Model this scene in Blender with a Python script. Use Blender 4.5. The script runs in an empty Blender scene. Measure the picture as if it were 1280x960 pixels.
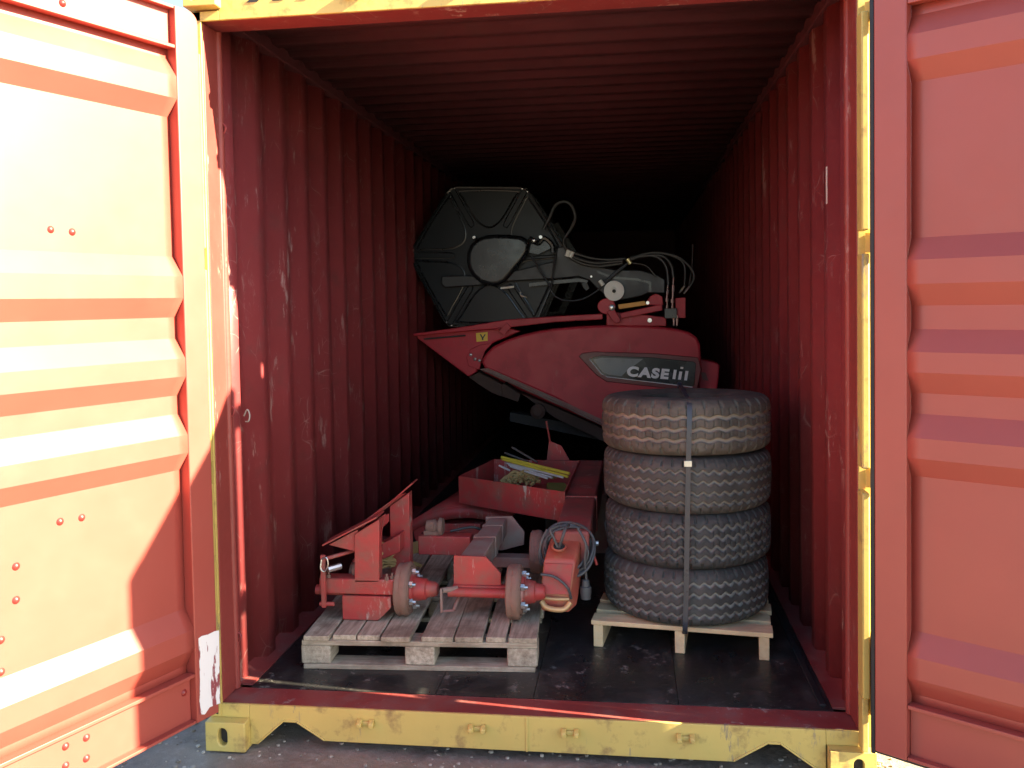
import bpy, bmesh, math, random
from mathutils import Vector, Matrix, noise
random.seed(7)
rad = math.radians
# ---------------------------------------------------------------- camera
sc = bpy.context.scene
COL = sc.collection
CAM = Vector((0.3949, -3.1439, 1.6834)); YAW, PIT, ROL = -0.1304, -0.0384, -0.0174
FPX, OX, OY = 1102.02, 2.47, -60.8
fwd = Vector((math.sin(YAW)*math.cos(PIT), math.cos(YAW)*math.cos(PIT), math.sin(PIT)))
r0 = fwd.cross(Vector((0,0,1))).normalized(); u0 = r0.cross(fwd)
rgt = r0*math.cos(ROL)+u0*math.sin(ROL); upv = -r0*math.sin(ROL)+u0*math.cos(ROL)
cd = bpy.data.cameras.new('camera'); cam = bpy.data.objects.new('camera', cd); COL.objects.link(cam)
m = Matrix((rgt, upv, -fwd)).transposed().to_4x4(); m.translation = CAM; cam.matrix_world = m
cd.sensor_width = 36; cd.lens = 36*FPX/1280; cd.shift_x = -OX/1280; cd.shift_y = OY/1280
cd.clip_end = 2000; cd.clip_start = .05
sc.camera = cam
# ---------------------------------------------------------------- world, sun, exposure
SUN_EL, SUN_AZ = rad(29.7), rad(7.2)      # the sun stands to the right, slightly in front of the container's doors
w = bpy.data.worlds.new('World'); sc.world = w; w.use_nodes = True
nt = w.node_tree; nt.nodes.clear()
sky = nt.nodes.new('ShaderNodeTexSky'); sky.sky_type = 'NISHITA'; sky.sun_disc = False
sky.sun_elevation = SUN_EL; sky.sun_rotation = rad(90)+SUN_AZ
bg = nt.nodes.new('ShaderNodeBackground'); bg.inputs['Strength'].default_value = .055
wo = nt.nodes.new('ShaderNodeOutputWorld')
nt.links.new(sky.outputs[0], bg.inputs[0]); nt.links.new(bg.outputs[0], wo.inputs[0])
sl = bpy.data.lights.new('sun', 'SUN'); sl.energy = 5.0; sl.angle = rad(.5); sl.color = (1, .87, .58)
so = bpy.data.objects.new('sun', sl); COL.objects.link(so)
sv = Vector((math.cos(SUN_EL)*math.cos(SUN_AZ), -math.cos(SUN_EL)*math.sin(SUN_AZ), math.sin(SUN_EL)))
so.rotation_euler = sv.to_track_quat('Z', 'Y').to_euler()
sc.view_settings.view_transform = 'Standard'; sc.view_settings.look = 'None'
sc.view_settings.exposure = 3.05; sc.view_settings.gamma = 1
sc.render.engine = 'CYCLES'
cy = sc.cycles
cy.max_bounces = 10; cy.diffuse_bounces = 3; cy.glossy_bounces = 4; cy.caustics_reflective = False; cy.caustics_refractive = False
cy.use_denoising = True; cy.sample_clamp_indirect = 6

# ---------------------------------------------------------------- helpers
def ray(px, py): return fwd + rgt*((px-640-OX)/FPX) - upv*((py-480-OY)/FPX)
def P(px, py, y):                       # the point of the photograph's pixel at depth y in the container
    d = ray(px, py); return CAM + d*((y-CAM.y)/d.y)
def PZ(px, py, z):
    d = ray(px, py); return CAM + d*((z-CAM.z)/d.z)
def PP(px, py, p0, n):
    d = ray(px, py); return CAM + d*((p0-CAM).dot(n)/d.dot(n))
LOC = {}
def W(o): return LOC.get(o.name, Vector((0,0,0))) if o else Vector((0,0,0))
def tag(o, label=None, cat=None, group=None, kind=None):
    if label: o['label'] = label
    if cat: o['category'] = cat
    if group: o['group'] = group
    if kind: o['kind'] = kind
    return o
def empty(name, loc, label, cat, group=None):
    o = bpy.data.objects.new(name, None); COL.objects.link(o); o.location = loc; o.empty_display_size = .1
    LOC[o.name] = Vector(loc); return tag(o, label, cat, group)
class MB:
    def __init__(s): s.v = []; s.f = []; s.attr = None
    def add(s, vs, fs):
        b = len(s.v); s.v += [Vector(v) for v in vs]; s.f += [tuple(i+b for i in f) for f in fs]; return s
    def box(s, a, b, M=None):
        x0,y0,z0 = a; x1,y1,z1 = b
        vs = [Vector(p) for p in ((x0,y0,z0),(x1,y0,z0),(x1,y1,z0),(x0,y1,z0),(x0,y0,z1),(x1,y0,z1),(x1,y1,z1),(x0,y1,z1))]
        if M: vs = [M @ v for v in vs]
        return s.add(vs, [(0,3,2,1),(4,5,6,7),(0,1,5,4),(1,2,6,5),(2,3,7,6),(3,0,4,7)])
    def prism(s, pts, off):             # polygon extruded by the vector off
        n = len(pts); off = Vector(off); a = [Vector(p) for p in pts]
        return s.add(a+[p+off for p in a], [tuple(range(n))[::-1], tuple(range(n, 2*n))]+[(i,(i+1)%n,(i+1)%n+n,i+n) for i in range(n)])
    def tube(s, pts, r, seg=10, cap=True, smooth=0):
        pts = [Vector(p) for p in pts]
        if smooth: pts = spline(pts, smooth)
        n = len(pts); rs = r if isinstance(r, (list, tuple)) else [r]*n
        t = (pts[1]-pts[0]).normalized(); nrm = t.orthogonal().normalized(); b0 = len(s.v); vs = []; fs = []
        for i, p in enumerate(pts):
            tt = (pts[min(i+1,n-1)]-pts[max(i-1,0)]).normalized()
            nrm = (nrm-tt*nrm.dot(tt)).normalized(); bi = tt.cross(nrm)
            for k in range(seg):
                a = 2*math.pi*k/seg; vs.append(p+(nrm*math.cos(a)+bi*math.sin(a))*rs[i])
        for i in range(n-1):
            for k in range(seg):
                k2 = (k+1)%seg; fs.append((i*seg+k, i*seg+k2, (i+1)*seg+k2, (i+1)*seg+k))
        if cap: fs.append(tuple(range(seg))[::-1]); fs.append(tuple(range((n-1)*seg, n*seg)))
        return s.add(vs, fs)
    def lathe(s, c, ax, prof, seg=32):  # prof: (distance along the axis, radius)
        c = Vector(c); ax = Vector(ax).normalized(); e = ax.orthogonal().normalized(); g = ax.cross(e); vs = []; fs = []
        for d, r in prof:
            for k in range(seg):
                a = 2*math.pi*k/seg; vs.append(c+ax*d+(e*math.cos(a)+g*math.sin(a))*r)
        n = len(prof)
        for i in range(n-1):
            for k in range(seg):
                k2 = (k+1)%seg; fs.append((i*seg+k, i*seg+k2, (i+1)*seg+k2, (i+1)*seg+k))
        if prof[0][1] > 1e-4: fs.append(tuple(range(seg))[::-1])
        if prof[-1][1] > 1e-4: fs.append(tuple(range((n-1)*seg, n*seg)))
        return s.add(vs, fs)
    def sweep(s, prof, e0, off):        # open polyline swept by a vector (sheet)
        n = len(prof); a = [Vector(p) for p in prof]; off = Vector(off)
        return s.add(a+[p+off for p in a], [(i,i+1,i+1+n,i+n) for i in range(n-1)])
    def build(s, name, mat, parent=None, bevel=0, seg=2, angle=35, solid=0, label=None):
        me = bpy.data.meshes.new(name); o0 = W(parent)
        me.from_pydata([tuple(v-o0) for v in s.v], [], s.f)
        bm = bmesh.new(); bm.from_mesh(me); bmesh.ops.recalc_face_normals(bm, faces=bm.faces); bm.to_mesh(me); bm.free()
        if s.attr is not None:
            at = me.attributes.new('dust', 'FLOAT', 'POINT'); at.data.foreach_set('value', s.attr)
        me.polygons.foreach_set('use_smooth', [True]*len(me.polygons)); me.set_sharp_from_angle(angle=rad(angle))
        me.materials.append(mat)
        o = bpy.data.objects.new(name, me); COL.objects.link(o)
        if parent: o.parent = parent
        LOC[o.name] = o0
        if solid:
            sm = o.modifiers.new('s', 'SOLIDIFY'); sm.thickness = solid; sm.offset = 0
        if bevel:
            b = o.modifiers.new('b', 'BEVEL'); b.width = bevel; b.segments = seg; b.limit_method = 'ANGLE'; b.angle_limit = rad(40); b.use_clamp_overlap = True
        if label: o['label'] = label
        return o
def spline(p, n):
    out = []; q = [p[0]*2-p[1]]+list(p)+[p[-1]*2-p[-2]]
    for i in range(1, len(q)-2):
        for k in range(n):
            t = k/n; a,b,c,d = q[i-1],q[i],q[i+1],q[i+2]
            out.append(.5*((2*b)+(c-a)*t+(2*a-5*b+4*c-d)*t*t+(3*b-a-3*c+d)*t**3))
    out.append(p[-1]); return out
def px_poly(l, y): return [P(a, b, y) for a, b in l]

# ---------------------------------------------------------------- materials
def nodes(name):
    m = bpy.data.materials.new(name); m.use_nodes = True; n = m.node_tree; b = n.nodes['Principled BSDF']; return m, n, b
def N(n, t, **k):
    x = n.nodes.new(t)
    for a, v in k.items():
        if a in x.inputs: x.inputs[a].default_value = v
        else: setattr(x, a, v)
    return x
def ramp(n, src, a, b, lo=0., hi=1.):
    r = N(n, 'ShaderNodeMapRange'); r.inputs[1].default_value = a; r.inputs[2].default_value = b; r.inputs[3].default_value = lo; r.inputs[4].default_value = hi
    n.links.new(src, r.inputs[0]); return r.outputs[0]
def mix(n, fac, a, b):
    x = N(n, 'ShaderNodeMix', data_type='RGBA')
    if isinstance(fac, float): x.inputs[0].default_value = fac
    else: n.links.new(fac, x.inputs[0])
    for i, v in ((6, a), (7, b)):
        if isinstance(v, tuple): x.inputs[i].default_value = (*v, 1)
        else: n.links.new(v, x.inputs[i])
    return x.outputs[2]
def tex(n, scale=(1,1,1), kind='Noise', s=5., detail=4., rough=.55):
    tc = N(n, 'ShaderNodeTexCoord'); mp = N(n, 'ShaderNodeMapping'); mp.inputs['Scale'].default_value = scale
    n.links.new(tc.outputs['Object'], mp.inputs[0])
    t = N(n, 'ShaderNodeTex'+kind); t.inputs['Scale'].default_value = s
    if kind == 'Noise': t.inputs['Detail'].default_value = detail; t.inputs['Roughness'].default_value = rough
    n.links.new(mp.outputs[0], t.inputs['Vector']); return t.outputs[0]
def mul(n, a, b):
    x = N(n, 'ShaderNodeMath', operation='MULTIPLY'); n.links.new(a, x.inputs[0])
    if isinstance(b, float): x.inputs[1].default_value = b
    else: n.links.new(b, x.inputs[1])
    return x.outputs[0]
def surf(name, col, rough=.5, var=.18, dirt=(.12,.09,.07), dirt_lo=.55, dirt_hi=.8, dirt_amt=.5, scuff=0., scuff_col=(.5,.4,.38), metal=0., bump=.15, bs=40., lines=0., stretch=(1,1,1), scuff_s=9., rvar=.12, spec=.5, ds=7.):
    m, n, b = nodes(name)
    v = tex(n, stretch, s=2.3, detail=5.)
    dark = tuple(c*(1-var) for c in col); lite = tuple(min(1, c*(1+var)) for c in col)
    c = mix(n, ramp(n, v, .3, .7), dark, lite)
    d = tex(n, stretch, s=ds, detail=8., rough=.65)
    c = mix(n, ramp(n, d, dirt_lo, dirt_hi, 0, dirt_amt), c, dirt)
    if scuff:
        s1 = tex(n, (1.3, 1.3, .35), s=scuff_s, detail=6., rough=.75); s2 = tex(n, (1, 1, 1), s=2.1, detail=2.)
        k = mul(n, ramp(n, s1, .59, .64), ramp(n, s2, .44, .58)); c = mix(n, mul(n, k, scuff), c, scuff_col)
        s3 = tex(n, (1, 1, .12), s=60., detail=3., rough=.8); s4 = tex(n, (1,1,1), s=3.7, detail=1.)
        k = mul(n, ramp(n, s3, .64, .68), ramp(n, s4, .46, .58)); c = mix(n, mul(n, k, scuff*.7), c, scuff_col)
    if lines:
        for sc_, off, lo_ in (((1.5,1.5,.8), 3.1, .53), ((.9,.9,1.9), 5.2, .55)):
            tc = N(n, 'ShaderNodeTexCoord'); nz = N(n, 'ShaderNodeTexNoise'); nz.inputs['Scale'].default_value = 2.3; n.links.new(tc.outputs['Object'], nz.inputs['Vector'])
            va = N(n, 'ShaderNodeVectorMath', operation='MULTIPLY_ADD'); n.links.new(nz.outputs['Color'], va.inputs[0]); va.inputs[1].default_value = (.35,.35,.35); n.links.new(tc.outputs['Object'], va.inputs[2])
            mp = N(n, 'ShaderNodeMapping'); mp.inputs['Scale'].default_value = sc_; n.links.new(va.outputs[0], mp.inputs[0])
            vt = N(n, 'ShaderNodeTexVoronoi', feature='DISTANCE_TO_EDGE'); vt.inputs['Scale'].default_value = off; n.links.new(mp.outputs[0], vt.inputs['Vector'])
            k = mul(n, ramp(n, vt.outputs['Distance'], .002, .009, 1, 0), ramp(n, tex(n, s=6.3, detail=5.), lo_, .66)); c = mix(n, mul(n, k, lines), c, scuff_col)
    n.links.new(c, b.inputs['Base Color'])
    n.links.new(ramp(n, d, .3, .75, max(0.05, rough-rvar), min(1, rough+rvar)), b.inputs['Roughness'])
    b.inputs['Metallic'].default_value = metal; b.inputs['Specular IOR Level'].default_value = spec
    if bump:
        bn = N(n, 'ShaderNodeBump'); bn.inputs['Strength'].default_value = bump; bn.inputs['Distance'].default_value = .004
        n.links.new(tex(n, s=bs, detail=6.), bn.inputs['Height']); n.links.new(bn.outputs[0], b.inputs['Normal'])
    return m
M = {}
M['red_in'] = surf('red_interior_paint', (.24,.040,.044), .5, .12, dirt=(.13,.055,.05), dirt_amt=.5, scuff=.8, lines=.6, scuff_col=(.46,.29,.27), spec=.45)
M['red_jamb'] = surf('red_jamb_paint', (.25,.045,.038), .5, .1, dirt=(.12,.05,.04), dirt_amt=.4, scuff=.7, scuff_col=(.45,.3,.26), spec=.45)
M['red_roof'] = surf('shaded_roof_red_paint', (.080,.022,.028), .6, .15, dirt=(.06,.03,.03), dirt_amt=.5, spec=.3)  # interior red darkened, so the ceiling's shade is put into the colour
M['red_door'] = surf('red_door_paint', (.32,.058,.043), .5, .06, dirt=(.34,.075,.055), dirt_amt=.3, bump=.06, bs=14., rvar=.05, spec=.7)
M['bolt_red'] = surf('dark_red_bolt', (.22,.02,.018), .4, .1, bump=0)
M['red_sill'] = surf('worn_red_threshold', (.23,.04,.038), .5, .2, dirt=(.22,.15,.13), dirt_lo=.45, dirt_amt=.65, scuff=.7, scuff_col=(.35,.28,.25))
M['yellow'] = surf('yellow_frame_paint', (.57,.43,.125), .5, .1, dirt=(.19,.10,.05), dirt_lo=.54, dirt_hi=.70, dirt_amt=.7, ds=11., scuff=.85, scuff_col=(.25,.2,.15))
M['rubber_seal'] = surf('black_rubber_seal', (.012,.013,.016), .6, .1, dirt=(.04,.04,.04), dirt_amt=.3)
M['floor'] = surf('black_plywood', (.019,.019,.020), .40, .3, dirt=(.10,.092,.082), dirt_lo=.50, dirt_hi=.72, dirt_amt=.6, ds=6., scuff=.75, scuff_col=(.26,.245,.22), bump=.35, stretch=(1.2,.7,1), rvar=.2)
M['dark'] = surf('dark_underside', (.03,.028,.027), .8)
M['mach_red'] = surf('machine_red_paint', (.50,.036,.055), .42, .1, spec=.3, dirt=(.16,.06,.05), dirt_lo=.5, dirt_amt=.5, bump=.08, scuff=.25, scuff_col=(.4,.25,.22))
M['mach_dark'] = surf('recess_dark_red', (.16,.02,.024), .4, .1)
M['chassis'] = surf('chassis_red_paint', (.41,.050,.047), .5, .18, spec=.4, ds=12., dirt=(.20,.11,.08), dirt_lo=.44, dirt_hi=.7, dirt_amt=.8, scuff=1., scuff_col=(.5,.4,.34), bump=.3)
M['beam_red'] = surf('dusty_beam_paint', (.36,.06,.055), .6, .2, dirt=(.17,.10,.08), dirt_lo=.40, dirt_hi=.62, dirt_amt=.8, scuff=.5, scuff_col=(.4,.3,.26), bump=.3, ds=4.)
M['chassis_dusty'] = surf('dusty_red_steel', (.26,.10,.085), .75, .2, dirt=(.26,.215,.18), dirt_lo=.33, dirt_hi=.62, dirt_amt=.93, bump=.4)
M['drum'] = surf('rusty_brake_drum', (.24,.13,.10), .8, .25, dirt=(.17,.12,.085), dirt_lo=.4, dirt_amt=.8, bump=.7, bs=70.)
M['worn_head'] = surf('worn_coupling_paint', (.44,.09,.06), .45, .15, dirt=(.40,.24,.12), dirt_lo=.48, dirt_hi=.66, dirt_amt=.75, scuff=.9, scuff_col=(.55,.45,.35))
M['worn_lip'] = surf('bare_worn_metal_lip', (.60,.38,.18), .35, .2, dirt=(.3,.14,.07), dirt_amt=.6, metal=.3)
M['grass_yellow'] = surf('yellow_strapping', (.42,.30,.12), .6, .3, dirt=(.3,.08,.05), dirt_amt=.6)
M['reel'] = surf('black_reel_plastic', (.009,.011,.014), .3, .2, dirt=(.05,.055,.06), dirt_amt=.4, bump=.05)
M['reel_panel'] = surf('black_reel_panel', (.009,.012,.016), .34, .2, spec=.22, dirt=(.016,.019,.023), dirt_amt=.3, bump=.06, bs=5., rvar=.04)
M['arm'] = surf('charcoal_arm_paint', (.022,.024,.028), .5, .15, dirt=(.1,.095,.09), dirt_amt=.5)
M['hose'] = surf('black_hose', (.02,.02,.022), .5, .1)
M['cable'] = surf('grey_cable_sheath', (.075,.075,.078), .5, .2, dirt=(.13,.11,.09), dirt_amt=.6)
M['white'] = surf('white_plastic', (.84,.85,.8), .5, .05, dirt=(.4,.38,.33), dirt_amt=.3)
M['chrome'] = surf('zinc_plated_steel', (.62,.62,.6), .3, .1, metal=.85, dirt=(.2,.17,.14), dirt_amt=.5)
M['grey_steel'] = surf('grey_galvanised_steel', (.3,.3,.3), .55, .15, dirt=(.15,.13,.11), dirt_amt=.5)
M['lock_yellow'] = surf('orange_yellow_paint', (.72,.36,.07), .5, .1)
M['sticker'] = surf('yellow_sticker', (.80,.52,.04), .45, .05)
M['black_print'] = surf('black_print', (.02,.02,.02), .5, .05)
M['badge'] = surf('black_badge_gloss', (.022,.025,.028), .28, .1, dirt=(.06,.06,.06), dirt_amt=.3, bump=0)
M['badge_grey'] = surf('painted_grey_sheen', (.20,.215,.22), .35, .1, bump=0)  # grey for the reflection painted on the badge
M['letter'] = surf('silver_lettering', (.88,.86,.86), .4, .03, bump=0)
M['grimy'] = surf('grimy_dark_steel', (.09,.055,.045), .8, .25, spec=.2, dirt=(.05,.04,.035), dirt_lo=.4, dirt_amt=.8, bump=.5)
M['rod_yellow'] = surf('yellow_rod', (.62,.52,.06), .45, .1)
M['rod_white'] = surf('pale_grey_rod', (.6,.62,.62), .4, .08)
M['rod_dark'] = surf('dark_steel_rod', (.12,.11,.1), .45, .1)
M['strap'] = surf('dark_blue_strapping_band', (.045,.05,.065), .35, .1)
M['brass'] = surf('brass_ferrule', (.75,.62,.3), .3, .1, metal=.6)
M['olive'] = surf('olive_rag', (.12,.13,.03), .8, .3, dirt=(.3,.24,.04), dirt_amt=.8)

def wood(name, a, b, dirt, axis):
    m, n, bs = nodes(name); st = {'x': (.6, 9, 9), 'y': (9, .6, 9), 'z': (9, 9, .6)}[axis]
    g = tex(n, st, s=4.6, detail=9., rough=.75); c = mix(n, ramp(n, g, .34, .60), a, b)
    d = tex(n, s=5., detail=7., rough=.65); c = mix(n, ramp(n, d, .46, .66, 0, .8), c, dirt)
    oi = N(n, 'ShaderNodeObjectInfo'); c2 = mix(n, ramp(n, oi.outputs['Random'], 0, 1, 0, .45), c, tuple(x*.6 for x in a))
    n.links.new(c2, bs.inputs['Base Color']); bs.inputs['Roughness'].default_value = .85
    bn = N(n, 'ShaderNodeBump'); bn.inputs['Strength'].default_value = .45; bn.inputs['Distance'].default_value = .004
    n.links.new(g, bn.inputs['Height']); n.links.new(bn.outputs[0], bs.inputs['Normal']); return m
for ax in 'xyz':
    M['old_'+ax] = wood('weathered_pallet_wood_'+ax, (.27,.22,.155), (.70,.61,.46), (.17,.12,.08), ax)
    M['new_'+ax] = wood('fresh_pine_'+ax, (.78,.57,.30), (.88,.71,.42), (.5,.38,.25), ax)
def rubber(name, base, dust, lo, hi):
    m, n, b = nodes(name)
    at = N(n, 'ShaderNodeAttribute', attribute_name='dust')
    d = tex(n, s=9., detail=8., rough=.65); g = tex(n, s=3., detail=4.)
    c = mix(n, ramp(n, d, .35, .75, 0, lo), base, dust)
    k = mul(n, mul(n, at.outputs['Fac'], ramp(n, g, .3, .6, .35, 1.)), hi)
    c = mix(n, k, c, tuple(min(1, x*1.7) for x in dust)); n.links.new(c, b.inputs['Base Color'])
    b.inputs['Roughness'].default_value = .75
    bn = N(n, 'ShaderNodeBump'); bn.inputs['Strength'].default_value = .5; bn.inputs['Distance'].default_value = .002
    n.links.new(tex(n, s=120., detail=4.), bn.inputs['Height']); n.links.new(bn.outputs[0], b.inputs['Normal']); return m
M['tyre_brown'] = rubber('dusty_brown_rubber', (.058,.050,.042), (.17,.145,.12), .75, .9)
M['tyre_mid'] = rubber('grey_dusty_rubber', (.046,.043,.041), (.15,.135,.12), .5, .95)
M['tyre_dark'] = rubber('dark_rubber', (.030,.031,.033), (.15,.14,.13), .35, .8)
M['tyre_low'] = rubber('dark_rubber_pale_grooves', (.040,.039,.039), (.19,.18,.165), .4, .95)

def ground_mat():
    m, n, b = nodes('dirt_ground')
    a = tex(n, s=.9, detail=8., rough=.6); c = mix(n, ramp(n, a, .35, .65), (.15,.128,.105), (.28,.245,.205))
    d = tex(n, s=22., detail=8., rough=.7); c = mix(n, ramp(n, d, .5, .72, 0, .7), c, (.33,.30,.27))
    e = tex(n, s=6., detail=4.); c = mix(n, ramp(n, e, .55, .7, 0, .6), c, (.07,.06,.052))
    n.links.new(c, b.inputs['Base Color']); n.links.new(ramp(n, a, .35, .6, .55, .95), b.inputs['Roughness'])
    bn = N(n, 'ShaderNodeBump'); bn.inputs['Strength'].default_value = .8; bn.inputs['Distance'].default_value = .015
    n.links.new(d, bn.inputs['Height']); n.links.new(bn.outputs[0], b.inputs['Normal']); return m
M['ground'] = ground_mat()
def stone_mat():
    m, n, b = nodes('pebble'); v = tex(n, kind='Voronoi', s=30.)
    vt = [x for x in n.nodes if x.type == 'TEX_VORONOI'][0]; sp = N(n, 'ShaderNodeSeparateColor'); n.links.new(vt.outputs['Color'], sp.inputs[0])
    c = mix(n, sp.outputs[0], (.13,.11,.09), (.46,.42,.36)); n.links.new(c, b.inputs['Base Color']); b.inputs['Roughness'].default_value = .85; return m
M['stone'] = stone_mat()

# ---------------------------------------------------------------- ground
g = MB(); n_ = 90; half = 2.6
def gz(x, y): return .012*noise.noise(Vector((x*1.7, y*1.7, 0)))+.006*noise.noise(Vector((x*7, y*7, 3)))-.006
xs = [-400,-60,-12]+[-4+8.4*i/n_ for i in range(n_+1)]+[16,60,400]
ys = [-400,-60,-12]+[-3.2+6.0*i/64 for i in range(65)]+[16,60,400]
vs = [(x, y, gz(x, y) if abs(x) < 5 and -4 < y < 4 else -.006) for y in ys for x in xs]
nx = len(xs); g.add(vs, [(j*nx+i, j*nx+i+1, (j+1)*nx+i+1, (j+1)*nx+i) for j in range(len(ys)-1) for i in range(nx-1)])
tag(g.build('ground', M['ground'], angle=80), kind='structure')
g = MB()
def stone(g, x, y, r):
    t = random.random()*6; sq = random.uniform(.45, .8); z = gz(x, y)+r*sq*.35
    vs = []; 
    for k, (lz, n) in enumerate(((-.8,5),(0,6),(.75,4))):
        for i in range(6):
            a = t+i*math.pi/3+k*.4; rr = r*math.cos(lz*.9)*random.uniform(.8, 1.15)
            vs.append((x+rr*math.cos(a), y+rr*math.sin(a)*.85, z+r*sq*lz))
    g.add(vs, [(0,1,2,3,4,5)[::-1], (12,13,14,15,16,17)]+[(k*6+i, k*6+(i+1)%6, k*6+6+(i+1)%6, k*6+6+i) for k in (0,1) for i in range(6)])
for _ in range(3300):
    x = random.uniform(1.25, 3.2); y = random.uniform(-.9, 1.6); stone(g, x, y, random.uniform(.006, .017))
for _ in range(1500):
    x = random.uniform(-3.0, 1.3); y = random.uniform(-.75, .8); stone(g, x, y, random.choice((.004,.005,.006,.008,.011)))
tag(g.build('gravel', M['stone'], angle=50), kind='stuff')

# ---------------------------------------------------------------- container
CT = empty('shipping_container', (0, 0, 0), 'yellow framed red shipping container with both doors swung open', 'container')
HW = 1.170; SZ = .165; HZ = 2.745; L = 12.0
sp = {}
for s in (-1, 1):
    b = MB()
    b.box((min(s*1.172,s*1.219), 0, .1125), (max(s*1.172,s*1.219), .012, 2.78))
    b.build('corner_post', M['yellow'], CT, .002)
    b = MB()
    y0 = -.068 if s > 0 else -.03; xi, xo = (1.167,1.192) if s > 0 else (1.174,1.207)
    for za, zb in ((.31,1.017),(1.099,1.823),(1.901,2.623)):
        b.box((min(s*xi,s*xo), y0, za), (max(s*xi,s*xo), -.002, zb))
    b.build('post_rail', M['yellow'], CT, .005)
    if s > 0:
        b = MB(); b.box((1.168,-.055,.118), (1.190,-.002,.306)); b.build('sill_sun_block', M['yellow'], CT, .004)  # added block below the rail, keeps sunlight off the sill face
    # red jamb lining with its rounded inner lip
    b = MB()
    prof = [(1.218,.014),(1.170,.014),(1.170,.118),(1.163,.122),(1.158,.130),(1.158,.140),(1.163,.148),(1.172,.152),(1.2,.152),(1.2,.17)]
    b.prism([(s*x, y, SZ+.001) for x, y in prof+[(1.218,.17)]], (0, 0, 2.745-SZ-.002))
    b.build('jamb_lining', M['red_jamb'], CT, .003)
    # corrugated side wall
    b = MB(); y = .17; prof = []
    pitch = .278; ph = .375
    yy = ph-pitch
    prof.append((1.2, .17))
    while yy < L:
        for dy, x in ((0,1.206),(.068,1.170),(.140,1.170),(.208,1.206)):
            if yy+dy > .175: prof.append((x, yy+dy))
        yy += pitch
    prof.append((1.2, L))
    b.sweep([(s*x, y, .17) for x, y in prof], None, (0, 0, 2.65)); b.build('side_wall', M['red_in'], CT, angle=20, solid=.002)
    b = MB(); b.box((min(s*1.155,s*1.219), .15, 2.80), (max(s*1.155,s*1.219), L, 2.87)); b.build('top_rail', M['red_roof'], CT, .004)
    b = MB(); b.box((min(s*1.19,s*1.219), .17, .01), (max(s*1.19,s*1.219), L, .164)); b.build('bottom_rail', M['yellow'], CT)
    b = MB(); b.prism([(s*1.12,.172,SZ-.004),(s*1.21,.172,SZ-.004),(s*1.21,.172,SZ+.028),(s*1.175,.172,SZ+.006),(s*1.12,.172,SZ+.004)], (0, L-.18, 0)); b.build('floor_edge_flange', M['red_sill'], CT)
b = MB(); b.box((-1.1,0,HZ), (1.1,.012,2.896)); b.box((-1.219,0,HZ), (-1.1,.012,2.78)); b.box((1.1,0,HZ), (1.219,.012,2.78)); b.build('header_beam', M['yellow'], CT, .002)
b = MB(); b.box((-1.2,.014,HZ+.001), (1.2,.15,2.87)); b.build('header_lining', M['red_in'], CT, .004)
# hazard stripes on the header
b = MB()
for k in range(5):
    x0 = -.99+.085*k*1.15; b.prism([(x0,-.002,2.802),(x0+.04,-.002,2.802),(x0+.095,-.002,2.85),(x0+.055,-.002,2.85)], (0,.0015,0))
b.build('hazard_stripe', M['black_print'], CT)
# roof
prof = []; yy = .15
while yy < L:
    for dy, z in ((0,2.858),(.06,2.858),(.085,2.84),(.145,2.84),(.17,2.858)):
        prof.append((-1.2, yy+dy, z))
    yy += .2
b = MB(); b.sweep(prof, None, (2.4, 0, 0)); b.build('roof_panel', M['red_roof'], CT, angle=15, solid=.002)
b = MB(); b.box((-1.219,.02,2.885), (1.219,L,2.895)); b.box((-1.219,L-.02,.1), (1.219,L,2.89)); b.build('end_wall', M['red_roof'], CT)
# floor
b = MB(); xs = [-1.12,-.37,.012,.56,1.12]; 
for i in range(4):
    yj = [.150, (1.9,3.4,2.6,4.4)[i], 7.2, L-.02]
    for j in range(3): b.box((xs[i]+.0012, yj[j]+.001, SZ-.03), (xs[i+1]-.0012, yj[j+1]-.001, SZ))
b.build('floor_board', M['floor'], CT)
b = MB(); b.box((-1.19,.03,.09), (1.19,L,.134)); 
for k in range(38): b.box((-1.19,.25+k*.3,.02), (1.19,.29+k*.3,.09))
b.build('floor_frame', M['dark'], CT)
b = MB(); b.box((1.075,.18,SZ+.0005), (1.10,L,SZ+.010)); b.build('floor_runner', M['rubber_seal'], CT, .002)
b = MB(); b.box((-1.2,.013,SZ-.02), (1.2,.149,SZ-.001)); b.build('threshold', M['red_sill'], CT, .002)
# sill face with its two forklift style notches
b = MB()
pts = [(-1.06,SZ),(-1.06,.012),(-1.03,.012),(-.925,.104),(-.875,.104),(-.765,.037),(.743,.035),(.862,.106),(.905,.106),(1.03,.02),(1.06,.02),(1.06,SZ)]
b.prism([(x,0,z) for x,z in pts], (0,.012,0)); 
b.box((-1.1715,0,.1125), (-1.0605,.012,SZ)); b.box((1.0605,0,.1125), (1.1715,.012,SZ))
b.build('door_sill', M['yellow'], CT, .002)
for seg in ([(-1.03,.012),(-.925,.104),(-.875,.104),(-.765,.037)], [(.743,.035),(.862,.106),(.905,.106),(1.03,.02)]):
    b = MB()
    for (xa,za),(xb,zb) in zip(seg, seg[1:]):
        b.prism([(xa,-.004,za),(xb,-.004,zb),(xb,-.004,zb+.009),(xa,-.004,za+.009)], (0,.13,0))
    b.build('sill_notch_lip', M['yellow'], CT, .002)
b = MB(); b.box((.0,-.0035,.036), (.009,-.0005,.163)); b.build('weld_seam', M['yellow'], CT, .0015)
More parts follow.
